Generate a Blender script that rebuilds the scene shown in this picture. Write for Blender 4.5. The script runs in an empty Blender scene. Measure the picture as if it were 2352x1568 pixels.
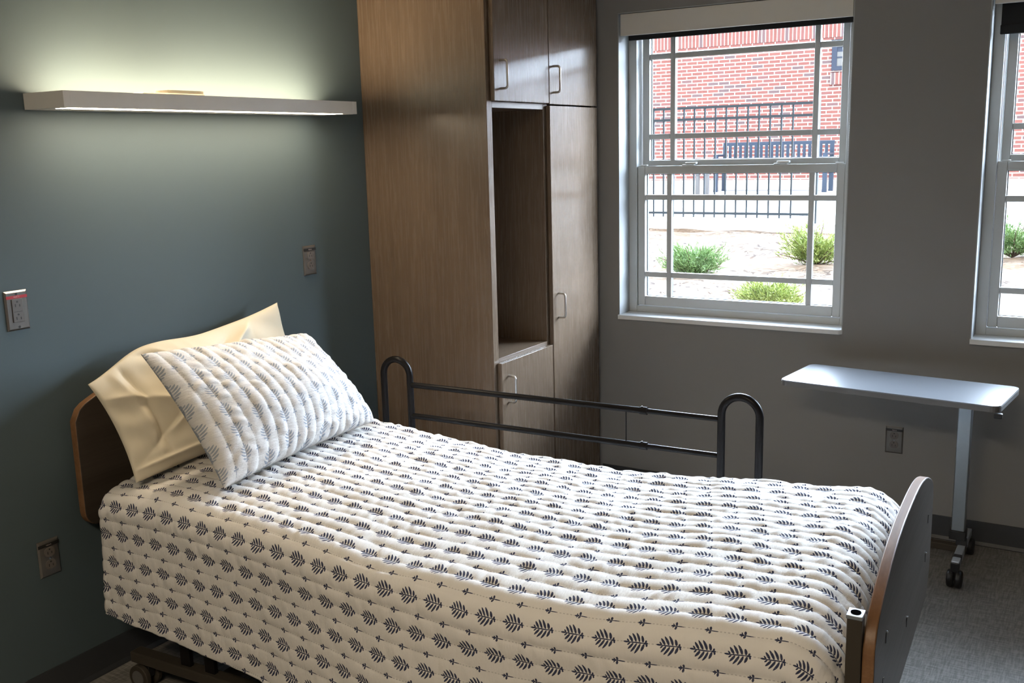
import bpy, bmesh, math, random
import numpy as np
from mathutils import Vector, Matrix

random.seed(7)
rng = np.random.default_rng(5)
scene = bpy.context.scene
COL = scene.collection
PI = math.pi

# ------------------------------------------------------------------ node helpers
class NT:
    """small wrapper to write shader math"""
    def __init__(self, name):
        self.m = bpy.data.materials.new(name)
        self.m.use_nodes = True
        self.t = self.m.node_tree
        self.t.nodes.clear()
        self.out = self.t.nodes.new('ShaderNodeOutputMaterial')
    def n(self, kind, **kw):
        nd = self.t.nodes.new(kind)
        for k, v in kw.items():
            setattr(nd, k, v)
        return nd
    def put(self, sock, v):
        if isinstance(v, bpy.types.NodeSocket):
            self.t.links.new(v, sock)
        elif v is not None:
            sock.default_value = v
    def mth(self, op, a, b=None, c=None, clamp=False):
        nd = self.n('ShaderNodeMath', operation=op, use_clamp=clamp)
        for i, v in enumerate((a, b, c)):
            if v is not None:
                self.put(nd.inputs[i], v)
        return nd.outputs[0]
    def mul(self, a, b): return self.mth('MULTIPLY', a, b)
    def add(self, a, b): return self.mth('ADD', a, b)
    def sub(self, a, b): return self.mth('SUBTRACT', a, b)
    def mad(self, a, b, c): return self.mth('MULTIPLY_ADD', a, b, c)
    def smooth(self, v, a, b, lo=0.0, hi=1.0):
        nd = self.n('ShaderNodeMapRange', interpolation_type='SMOOTHSTEP')
        self.put(nd.inputs[0], v)
        nd.inputs[1].default_value = a; nd.inputs[2].default_value = b
        nd.inputs[3].default_value = lo; nd.inputs[4].default_value = hi
        return nd.outputs[0]
    def mix(self, f, a, b):
        nd = self.n('ShaderNodeMix', data_type='RGBA')
        self.put(nd.inputs[0], f)
        self.put(nd.inputs[6], a if isinstance(a, bpy.types.NodeSocket) else (*a, 1))
        self.put(nd.inputs[7], b if isinstance(b, bpy.types.NodeSocket) else (*b, 1))
        return nd.outputs[2]
    def coords(self, which='Object'):
        return self.n('ShaderNodeTexCoord').outputs[which]
    def scaled(self, vec, s):
        nd = self.n('ShaderNodeVectorMath', operation='MULTIPLY')
        self.put(nd.inputs[0], vec); nd.inputs[1].default_value = s
        return nd.outputs[0]
    def noise(self, vec, scale, detail=2.0, rough=0.5, out=0):
        nd = self.n('ShaderNodeTexNoise')
        self.put(nd.inputs['Vector'], vec)
        nd.inputs['Scale'].default_value = scale
        nd.inputs['Detail'].default_value = detail
        nd.inputs['Roughness'].default_value = rough
        return nd.outputs[out]
    def bump(self, h, strength, dist):
        nd = self.n('ShaderNodeBump')
        self.put(nd.inputs['Height'], h)
        nd.inputs['Strength'].default_value = strength
        nd.inputs['Distance'].default_value = dist
        return nd.outputs[0]
    def bsdf(self, col, rough=0.6, metal=0.0, spec=0.5, normal=None, **kw):
        b = self.n('ShaderNodeBsdfPrincipled')
        self.put(b.inputs['Base Color'], col if isinstance(col, bpy.types.NodeSocket) else (*col, 1))
        self.put(b.inputs['Roughness'], rough)
        b.inputs['Metallic'].default_value = metal
        b.inputs['Specular IOR Level'].default_value = spec
        if normal is not None:
            self.put(b.inputs['Normal'], normal)
        for k, v in kw.items():
            self.put(b.inputs[k], v)
        self.t.links.new(b.outputs[0], self.out.inputs[0])
        return self.m

M = {}
def plain(name, col, rough=0.5, metal=0.0, spec=0.5, var=0.06, scale=30.0, bump=0.0, bscale=200.0):
    t = NT(name)
    v = t.coords()
    nz = t.noise(v, scale, 3)
    c2 = tuple(max(0, c * (1 - var)) for c in col); c1 = tuple(min(1, c * (1 + var)) for c in col)
    c = t.mix(nz, c2, c1)
    nrm = t.bump(t.noise(v, bscale, 2), bump, 0.001) if bump else None
    M[name] = t.bsdf(c, rough, metal, spec, nrm)
    return M[name]

plain('teal_paint', (0.073, 0.098, 0.108), 0.62, spec=0.25, var=0.02, scale=3, bump=0.12, bscale=350)
plain('grey_paint', (0.225, 0.216, 0.209), 0.65, spec=0.25, var=0.02, scale=3, bump=0.12, bscale=350)
plain('ceiling_white', (0.78, 0.76, 0.72), 0.85, var=0.02)
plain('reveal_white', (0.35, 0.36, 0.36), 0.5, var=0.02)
plain('vinyl_white', (0.53, 0.54, 0.53), 0.34, var=0.02, scale=8)
plain('sill_white', (0.74, 0.75, 0.75), 0.35, var=0.02)
plain('base_vinyl', (0.036, 0.038, 0.042), 0.45, var=0.1)
plain('spacer_dark', (0.03, 0.04, 0.04), 0.5)
plain('black_metal', (0.008, 0.007, 0.007), 0.30, spec=0.12, bump=0.10, bscale=700)
plain('black_plastic', (0.010, 0.010, 0.011), 0.45)
plain('black_fabric', (0.008, 0.009, 0.011), 0.8)
plain('beige_metal', (0.046, 0.038, 0.029), 0.55, spec=0.2)
plain('fixture_grey', (0.66, 0.64, 0.61), 0.45, var=0.02)
plain('cream_plastic', (0.75, 0.70, 0.58), 0.4)
plain('steel', (0.21, 0.195, 0.18), 0.28, metal=0.75)
plain('brushed_nickel', (0.55, 0.52, 0.48), 0.28, metal=1.0)
plain('chrome', (0.72, 0.76, 0.80), 0.16, metal=1.0)
plain('table_laminate', (0.16, 0.170, 0.186), 0.34, var=0.02)
plain('table_edge', (0.11, 0.105, 0.10), 0.5)
plain('column_metal', (0.34, 0.38, 0.41), 0.42, metal=0.85)
plain('outlet_grey', (0.10, 0.093, 0.088), 0.45)
plain('outlet_ivory', (0.13, 0.112, 0.098), 0.4)
plain('red_tape', (0.36, 0.014, 0.022), 0.45)
plain('black_tape', (0.012, 0.011, 0.010), 0.4)
plain('tape_print', (0.55, 0.45, 0.42), 0.5)
plain('shade_white', (0.66, 0.64, 0.60), 0.6, var=0.02)
plain('bead_metal', (0.65, 0.65, 0.65), 0.3, metal=0.6)
plain('pavement_concrete', (0.78, 0.76, 0.73), 0.9, var=0.08, scale=2)
plain('fence_metal', (0.022, 0.032, 0.042), 0.45)
plain('bench_metal', (0.022, 0.038, 0.070), 0.42)
plain('stand_metal', (0.10, 0.10, 0.105), 0.5)
plain('window_dark', (0.03, 0.04, 0.07), 0.4)
plain('lintel_dark', (0.035, 0.04, 0.05), 0.6)
plain('mattress_vinyl', (0.10, 0.13, 0.22), 0.5)
plain('roof_metal', (0.25, 0.25, 0.26), 0.6)
plain('pillow_cotton', (0.62, 0.555, 0.43), 0.85, spec=0.15, var=0.015, bump=0.12, bscale=900)
plain('foot_steel', (0.42, 0.47, 0.53), 0.32, metal=0.35)
plain('hole_black', (0.003, 0.003, 0.003), 0.9, spec=0.0)
plain('blind_grey', (0.16, 0.165, 0.17), 0.8)
plain('shrub_stem', (0.08, 0.05, 0.03), 0.8)

def wood(name, dark, light, rough, axis='Z', scale=1.0, spec=0.5):
    t = NT(name)
    v = t.coords()
    s = {'Z': (26, 26, 0.9), 'Y': (26, 0.9, 26), 'X': (0.9, 26, 26)}[axis]
    g = t.noise(t.scaled(v, tuple(q * scale for q in s)), 1.0, 6, 0.62)
    s2 = tuple(q * 6 for q in s)
    g2 = t.noise(t.scaled(v, s2), 1.0, 3, 0.6)
    f = t.add(t.mul(g, 0.72), t.mul(g2, 0.28))
    f = t.smooth(f, 0.30, 0.70)
    c = t.mix(f, dark, light)
    r = t.mad(g2, 0.10, rough - 0.05)
    M[name] = t.bsdf(c, r, 0, spec, t.bump(g2, 0.06, 0.0006))
wood('cabinet_wood', (0.116, 0.080, 0.053), (0.148, 0.104, 0.070), 0.27, 'Z')
wood('shelf_wood', (0.116, 0.080, 0.053), (0.148, 0.104, 0.070), 0.34, 'Y')
wood('board_wood', (0.14, 0.068, 0.030), (0.22, 0.115, 0.055), 0.42, 'Y', 1.0, 0.3)
wood('board_face', (0.040, 0.030, 0.022), (0.058, 0.045, 0.035), 0.44, 'Y', 1.0, 0.25)

def emission(name, col, strength):
    t = NT(name)
    e = t.n('ShaderNodeEmission')
    e.inputs[0].default_value = (*col, 1); e.inputs[1].default_value = strength
    t.t.links.new(e.outputs[0], t.out.inputs[0])
    M[name] = t.m
emission('lamp_up', (1.0, 0.81, 0.555), 45.0)
emission('lamp_down', (1.0, 0.82, 0.585), 37.0)
emission('fill_glow', (1.0, 0.84, 0.62), 39.0)  # added fill, warms the near side of the bed

def frosted():
    t = NT('frosted_acrylic')
    d = t.n('ShaderNodeBsdfDiffuse'); d.inputs[0].default_value = (0.85, 0.80, 0.70, 1)
    tr = t.n('ShaderNodeBsdfTranslucent'); tr.inputs[0].default_value = (0.95, 0.90, 0.80, 1)
    mx = t.n('ShaderNodeMixShader'); mx.inputs[0].default_value = 0.85
    t.t.links.new(d.outputs[0], mx.inputs[1]); t.t.links.new(tr.outputs[0], mx.inputs[2]); t.t.links.new(mx.outputs[0], t.out.inputs[0])
    M['frosted_acrylic'] = t.m
frosted()
def glass_mat():
    t = NT('window_glass')
    tr = t.n('ShaderNodeBsdfTransparent'); tr.inputs[0].default_value = (0.95, 0.97, 0.965, 1)
    gl = t.n('ShaderNodeBsdfGlossy'); gl.inputs['Roughness'].default_value = 0.02
    fr = t.n('ShaderNodeFresnel')
    geo = t.n('ShaderNodeNewGeometry')                      # same reflectance on both faces of the thin pane
    t.put(fr.inputs[0], t.mad(geo.outputs['Backfacing'], 1 / 1.45 - 1.45, 1.45))
    mx = t.n('ShaderNodeMixShader')
    t.t.links.new(fr.outputs[0], mx.inputs[0]); t.t.links.new(tr.outputs[0], mx.inputs[1]); t.t.links.new(gl.outputs[0], mx.inputs[2])
    t.t.links.new(mx.outputs[0], t.out.inputs[0])
    M['window_glass'] = t.m
glass_mat()

def floor_mat():
    t = NT('floor_sheet')
    v = t.coords()
    a = t.noise(t.scaled(v, (14, 160, 1)), 1.0, 4, 0.7)
    b = t.noise(t.scaled(v, (160, 14, 1)), 1.0, 4, 0.7)
    c = t.noise(v, 5.0, 3)
    f = t.smooth(t.add(t.mul(a, 0.5), t.mul(b, 0.5)), 0.40, 0.60)
    col = t.mix(f, (0.110, 0.103, 0.093), (0.240, 0.228, 0.210))
    col = t.mix(t.mul(c, 0.3), col, (0.175, 0.163, 0.147))
    M['floor_sheet'] = t.bsdf(col, 0.55, 0, 0.35)
floor_mat()

def brick_mat(name, swap=False, origin=(0, 0)):
    t = NT(name)
    sp = t.n('ShaderNodeSeparateXYZ'); t.t.links.new(t.coords(), sp.inputs[0])
    cb = t.n('ShaderNodeCombineXYZ')
    t.put(cb.inputs[0], sp.outputs[2] if swap else sp.outputs[0])
    t.put(cb.inputs[1], sp.outputs[0] if swap else sp.outputs[2])
    br = t.n('ShaderNodeTexBrick')
    t.put(br.inputs['Vector'], cb.outputs[0])
    br.inputs['Color1'].default_value = (0, 0, 0, 1); br.inputs['Color2'].default_value = (1, 1, 1, 1)
    br.inputs['Mortar'].default_value = (0.5, 0.5, 0.5, 1)
    br.inputs['Scale'].default_value = 1.0
    br.inputs['Mortar Size'].default_value = 0.0085
    br.inputs['Mortar Smooth'].default_value = 0.1
    br.inputs['Brick Width'].default_value = 0.213
    br.inputs['Row Height'].default_value = 0.0672
    if swap:
        br.offset = 0.0
        br.inputs['Brick Width'].default_value = 0.50
        br.inputs['Row Height'].default_value = 0.071
    cr = t.n('ShaderNodeValToRGB')
    t.t.links.new(br.outputs['Color'], cr.inputs[0])
    e = cr.color_ramp.elements
    e[0].position = 0.0; e[0].color = (0.190, 0.078, 0.070, 1)
    e[1].position = 1.0; e[1].color = (0.115, 0.090, 0.100, 1)
    for p, c in ((0.35, (0.220, 0.095, 0.085, 1)), (0.62, (0.200, 0.083, 0.077, 1)), (0.86, (0.190, 0.090, 0.090, 1)), (0.92, (0.12, 0.095, 0.105, 1))):
        q = e.new(p); q.color = c
    nz = t.noise(t.coords(), 14, 3)
    bc = t.mix(t.mul(nz, 0.25), cr.outputs[0], (0.26, 0.11, 0.095))
    col = t.mix(br.outputs['Fac'], bc, (0.62, 0.56, 0.52))
    M[name] = t.bsdf(col, 0.9, 0, 0.2)
brick_mat('brick'); brick_mat('brick_soldier', True)

def mulch_mat():
    t = NT('mulch')
    v = t.coords()
    w = t.noise(v, 3.0, 2, out=1)
    wv = t.n('ShaderNodeVectorMath', operation='MULTIPLY_ADD')
    t.put(wv.inputs[0], w); wv.inputs[1].default_value = (0.6, 0.6, 0.6); t.put(wv.inputs[2], v)
    vo = t.n('ShaderNodeTexVoronoi'); t.put(vo.inputs['Vector'], t.scaled(wv.outputs[0], (16, 44, 30))); vo.inputs['Scale'].default_value = 1.0
    sepc = t.n('ShaderNodeSeparateColor'); t.t.links.new(vo.outputs['Color'], sepc.inputs[0])
    f = sepc.outputs[0]
    cr = t.n('ShaderNodeValToRGB'); t.t.links.new(f, cr.inputs[0])
    e = cr.color_ramp.elements
    e[0].position = 0; e[0].color = (0.020, 0.012, 0.009, 1)
    e[1].position = 1; e[1].color = (0.21, 0.18, 0.15, 1)
    for p, c in ((0.15, (0.085, 0.062, 0.046, 1)), (0.45, (0.16, 0.128, 0.10, 1)), (0.75, (0.165, 0.115, 0.080, 1))):
        q = e.new(p); q.color = c
    b = t.noise(v, 1.2, 3)
    col = t.mix(t.smooth(b, 0.45, 0.62), cr.outputs[0], t.mix(f, (0.105, 0.064, 0.040), (0.19, 0.14, 0.098)))
    M['mulch'] = t.bsdf(col, 0.95, 0, 0.1, t.bump(f, 0.8, 0.02))
mulch_mat()

def leaf_mat(name, c1, c2):
    t = NT(name)
    nz = t.noise(t.coords(), 9, 2)
    M[name] = t.bsdf(t.mix(nz, c1, c2), 0.6, 0, 0.3)
leaf_mat('juniper_green', (0.085, 0.17, 0.055), (0.17, 0.27, 0.10))
leaf_mat('juniper_lime', (0.14, 0.20, 0.045), (0.27, 0.32, 0.09))

def print_mat(name, ground, ink, fade, pucker, sheer=0.0):
    """block printed cotton: rows of leaf sprigs along U on the quilting lines, metres in UV"""
    t = NT(name)
    uv = t.n('ShaderNodeUVMap').outputs[0]
    wob = t.noise(t.scaled(uv, (20, 20, 1)), 1.0, 1, out=1)
    sp = t.n('ShaderNodeSeparateXYZ'); t.t.links.new(uv, sp.inputs[0])
    sw = t.n('ShaderNodeSeparateColor'); t.t.links.new(wob, sw.inputs[0])
    U = t.mad(t.sub(sw.outputs[0], 0.5), 0.0045, sp.outputs[0])
    V = t.mad(t.sub(sw.outputs[1], 0.5), 0.0045, sp.outputs[1])
    W2, SP = 0.084, 0.072
    def cell(voff, shift):
        r = t.mad(V, 1 / W2, 0.5 + voff)
        k = t.mth('FLOOR', r)
        q = t.mul(t.sub(t.sub(r, k), 0.5), W2 * 1000)           # mm from the stem
        u = t.add(t.mad(U, 1 / SP, shift), t.mth('FRACT', t.mul(k, 0.382)))
        kk = t.mth('FLOOR', u)
        p = t.mul(t.sub(t.sub(u, kk), 0.5), SP * 1000)
        return p, q
    dmin = None
    def ell(p, aq, cx, cy, a, b, ang, dm):
        ca, sa = math.cos(ang), math.sin(ang)
        u = t.mad(p, ca / a, t.mad(aq, sa / a, -(cx * ca + cy * sa) / a) if aq is not None else -(cx * ca) / a)
        v = t.mad(p, -sa / b, t.mad(aq, ca / b, (cx * sa - cy * ca) / b) if aq is not None else (cx * sa) / b)
        d = t.mad(u, u, t.mul(v, v))
        return d if dm is None else t.mth('MINIMUM', dm, d)
    p, q = cell(0.0, 0.0)
    aq = t.mth('ABSOLUTE', q)
    side = t.mth('SIGN', q)
    pc = t.add(t.mad(t.mul(q, q), 0.020, p), t.mul(side, 1.3))       # leaves curl towards the tip
    d = None
    for b0, ln, ang in ((-14.5, 7.0, 2.3), (-7.5, 14.0, 2.02), (0.5, 17.5, 1.84), (8.5, 18.5, 1.70), (16.0, 13.0, 1.52), (20.5, 6.0, 0.95)):
        L = ln / 2
        d = ell(pc, aq, b0 + math.cos(ang) * (L + 0.8) + 2.0, math.sin(ang) * (L + 1.2), L, 2.95 if ln > 9 else 1.9, ang, d)
    d = ell(p, aq, 0.5, 0, 21.0, 1.25, 0.0, d)
    d = ell(p, aq, -20.5, 0, 6.0, 1.9, 0.0, d)
    d = ell(p, aq, 23.0, 0, 5.0, 2.0, 0.0, d)
    p2, q2 = cell(0.5, 0.5)
    a2 = t.mth('ABSOLUTE', q2)
    d = ell(p2, a2, -1.0, 4.4, 3.7, 2.6, 1.75, d)
    d = ell(p2, a2, -7.5, 0, 5.5, 2.2, 0.0, d)
    d = ell(p2, a2, -7.0, 2.6, 2.8, 1.2, 2.2, d)
    d = ell(p2, a2, 6.0, 0, 10.5, 1.15, 0.0, d)
    mask = t.smooth(d, 0.80, 1.18, 1.0, 0.0)
    # running stitches on every quilting line
    rr = t.mad(V, 1 / 0.042, 0.5)
    ql = t.mul(t.mth('ABSOLUTE', t.sub(t.mth('FRACT', rr), 0.5)), 42.0)
    st = t.mul(t.smooth(ql, 0.7, 1.5, 1.0, 0.0), t.smooth(t.mth('FRACT', t.mul(U, 1 / 0.0085)), 0.42, 0.5))
    inkvar = t.noise(t.scaled(uv, (260, 260, 1)), 1.0, 2)
    inkm = t.mul(mask, t.mth('MULTIPLY', t.smooth(inkvar, 0.15, 0.45, 0.78, 1.0), fade))
    gvar = t.noise(t.scaled(uv, (7, 7, 1)), 1.0, 3)
    gcol = t.mix(gvar, tuple(c * 0.96 for c in ground), ground)
    gcol = t.mix(t.mul(st, 0.5), gcol, tuple(c * 0.35 for c in ground))
    col = t.mix(inkm, gcol, ink)
    # small gathers across the channels
    g1 = t.noise(t.scaled(uv, (95, 26, 1)), 1.0, 3, 0.6)
    g2 = t.noise(t.scaled(uv, (500, 500, 1)), 1.0, 1)
    h = t.add(t.mul(g1, 1.0), t.mul(g2, 0.08))
    nrm = t.bump(h, pucker, 0.0035)
    M[name] = t.bsdf(col, 0.85, 0, 0.15, nrm)
print_mat('quilt_print', (0.71, 0.68, 0.645), (0.016, 0.022, 0.062), 0.97, 0.55)
print_mat('sham_print', (0.68, 0.655, 0.63), (0.20, 0.245, 0.32), 0.72, 0.8)

# ------------------------------------------------------------------ mesh helpers
class MB:
    def __init__(self):
        self.v = []; self.f = []; self.uv = None; self.smooth = False
    def add(self, vs, fs):
        o = len(self.v)
        self.v += [tuple(map(float, p)) for p in vs]
        self.f += [tuple(i + o for i in f) for f in fs]
        return self
    def box(self, x0, x1, y0, y1, z0, z1):
        vs = [(x0, y0, z0), (x1, y0, z0), (x1, y1, z0), (x0, y1, z0), (x0, y0, z1), (x1, y0, z1), (x1, y1, z1), (x0, y1, z1)]
        return self.add(vs, [(0, 3, 2, 1), (4, 5, 6, 7), (0, 1, 5, 4), (1, 2, 6, 5), (2, 3, 7, 6), (3, 0, 4, 7)])
    def prism(self, poly, axis, a, b):
        """poly 2-D outline extruded along axis from a to b"""
        n = len(poly)
        def P(p, h):
            return {'X': (h, p[0], p[1]), 'Y': (p[0], h, p[1]), 'Z': (p[0], p[1], h)}[axis]
        vs = [P(p, a) for p in poly] + [P(p, b) for p in poly]
        fs = [tuple(range(n))[::-1], tuple(range(n, 2 * n))] + [(i, (i + 1) % n, n + (i + 1) % n, n + i) for i in range(n)]
        return self.add(vs, fs)
    def tube(self, pts, r, seg=14, caps=True):
        pts = [Vector(p) for p in pts]
        n = len(pts)
        tang = []
        for i in range(n):
            a = pts[max(i - 1, 0)]; b = pts[min(i + 1, n - 1)]
            tang.append((b - a).normalized())
        ref = Vector((0, 0, 1)) if abs(tang[0].z) < 0.9 else Vector((1, 0, 0))
        nrm = (ref - tang[0] * ref.dot(tang[0])).normalized()
        vs = []
        for i in range(n):
            nrm = (nrm - tang[i] * nrm.dot(tang[i])).normalized()
            bi = tang[i].cross(nrm)
            rr = r[i] if isinstance(r, (list, tuple)) else r
            for k in range(seg):
                a = 2 * PI * k / seg
                vs.append(pts[i] + nrm * (math.cos(a) * rr) + bi * (math.sin(a) * rr))
        fs = []
        for i in range(n - 1):
            for k in range(seg):
                fs.append((i * seg + k, i * seg + (k + 1) % seg, (i + 1) * seg + (k + 1) % seg, (i + 1) * seg + k))
        if caps:
            fs.append(tuple(range(seg))[::-1]); fs.append(tuple(range((n - 1) * seg, n * seg)))
        self.smooth = True
        return self.add(vs, fs)
    def disc(self, c, axis, r, h, seg=24, hole=0.0):
        """short cylinder (axis X/Y/Z) centred at c, height h"""
        prof = []
        for k in range(seg):
            a = 2 * PI * k / seg
            prof.append((math.cos(a) * r, math.sin(a) * r))
        i = 'XYZ'.index(axis)
        o = [q for q in range(3) if q != i]
        poly = [(p[0] + c[o[0]], p[1] + c[o[1]]) for p in prof]
        self.smooth = True
        return self.prism(poly, axis, c[i] - h / 2, c[i] + h / 2)
    def build(self, name, mat, parent=None, bevel=0.0, seg=2, smooth=None, angle=40):
        me = bpy.data.meshes.new(name)
        me.from_pydata(self.v, [], self.f)
        bm = bmesh.new(); bm.from_mesh(me)
        bmesh.ops.recalc_face_normals(bm, faces=bm.faces)
        bm.to_mesh(me); bm.free()
        ob = bpy.data.objects.new(name, me)
        COL.objects.link(ob)
        for m in (mat if isinstance(mat, (list, tuple)) else [mat]):
            me.materials.append(M[m])
        if parent is not None:
            adopt(ob, parent)
        if bevel:
            md = ob.modifiers.new('Bevel', 'BEVEL'); md.width = bevel; md.segments = seg
            md.limit_method = 'ANGLE'; md.angle_limit = math.radians(35)
        if smooth if smooth is not None else (self.smooth or bevel > 0):
            me.polygons.foreach_set('use_smooth', [True] * len(me.polygons))
            if hasattr(me, 'set_sharp_from_angle'):
                me.set_sharp_from_angle(angle=math.radians(angle))
        return ob

TF = {}     # object name -> world matrix of a thing
def W2L(parent):
    p = parent
    while p.parent is not None:
        p = p.parent
    return TF.get(p.name, Matrix.Identity(4))
def adopt(ob, parent):
    """mesh was written in room coordinates: move it into the thing's own space"""
    m = W2L(parent)
    if ob.data is not None and hasattr(ob.data, 'transform') and not LOCAL[0]:
        ob.data.transform(m.inverted())
    ob.parent = parent
LOCAL = [False]

def tag(o, label, cat, group=None, kind=None):
    o['label'] = label; o['category'] = cat
    if group: o['group'] = group
    if kind: o['kind'] = kind
    return o
def thing(name, label, cat, loc=(0, 0, 0), rotz=0.0, group=None):
    o = bpy.data.objects.new(name, None); COL.objects.link(o)
    o.empty_display_size = 0.1
    o.location = loc; o.rotation_euler = (0, 0, rotz)
    TF[o.name] = Matrix.Translation(loc) @ Matrix.Rotation(rotz, 4, 'Z')
    return tag(o, label, cat, group)
def struct(o):
    o['kind'] = 'structure'; return o
def structE(name, loc=(0, 0, 0)):
    o = bpy.data.objects.new(name, None); COL.objects.link(o); o.location = loc
    TF[o.name] = Matrix.Translation(loc); o['kind'] = 'structure'; return o

# ------------------------------------------------------------------ camera
cam = bpy.data.cameras.new('camera'); co = bpy.data.objects.new('camera', cam); COL.objects.link(co)
R = Vector((0.85743382, 0.51397752, -0.02518626)); U = Vector((-0.07711241, 0.17672453, 0.981235)); F = Vector((-0.50878376, 0.8394019, -0.19116364))
co.matrix_world = Matrix(((R.x, U.x, -F.x, 2.68524), (R.y, U.y, -F.y, -4.22415), (R.z, U.z, -F.z, 1.63069), (0, 0, 0, 1)))
cam.sensor_width = 36.0; cam.lens = 2287.8 / 2352 * 36.0; cam.clip_start = 0.05; cam.clip_end = 200
scene.camera = co

# ------------------------------------------------------------------ room
RX, RY, CZ, WT = 5.0, -6.0, 2.74, 0.26
WX = [(0.718, 1.745), (2.235, 3.262)]
WZ0, WZ1 = 0.845, 2.205
struct(MB().box(-0.2, RX + .2, RY - .2, WT, -0.12, 0.0).build('floor', 'floor_sheet'))
struct(MB().box(-0.2, RX + .2, RY - .2, WT, CZ, CZ + 0.2).build('ceiling', 'ceiling_white'))
struct(MB().box(-0.2, 0, RY - .2, WT, 0, CZ).build('wall_left', 'teal_paint'))
struct(MB().box(RX, RX + .2, RY - .2, WT, 0, CZ).build('wall_right', 'grey_paint'))
struct(MB().box(0, RX, RY - .2, RY, 0, CZ).build('wall_near', 'grey_paint'))
w = MB()
xs = [0] + [c for ab in WX for c in ab] + [RX]
for i in range(0, len(xs), 2):
    w.box(xs[i], xs[i + 1], 0, WT, 0, CZ)
for a, b in WX:
    w.box(a, b, 0, WT, 0, WZ0 - 0.02); w.box(a, b, 0, WT, WZ1, CZ)
struct(w.build('wall_far', 'grey_paint'))
struct(MB().prism([(0.0, 0.0), (0.013, 0.0), (0.013, 0.004), (0.006, 0.016), (0.005, 0.1), (0.0, 0.1)], 'Y', RY, -0.936).build('baseboard_left', 'base_vinyl'))
struct(MB().prism([(0.0, 0.0), (-0.013, 0.0), (-0.013, 0.004), (-0.006, 0.016), (-0.005, 0.1), (0.0, 0.1)], 'X', 0.63, RX).build('baseboard_far', 'base_vinyl'))

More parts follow.
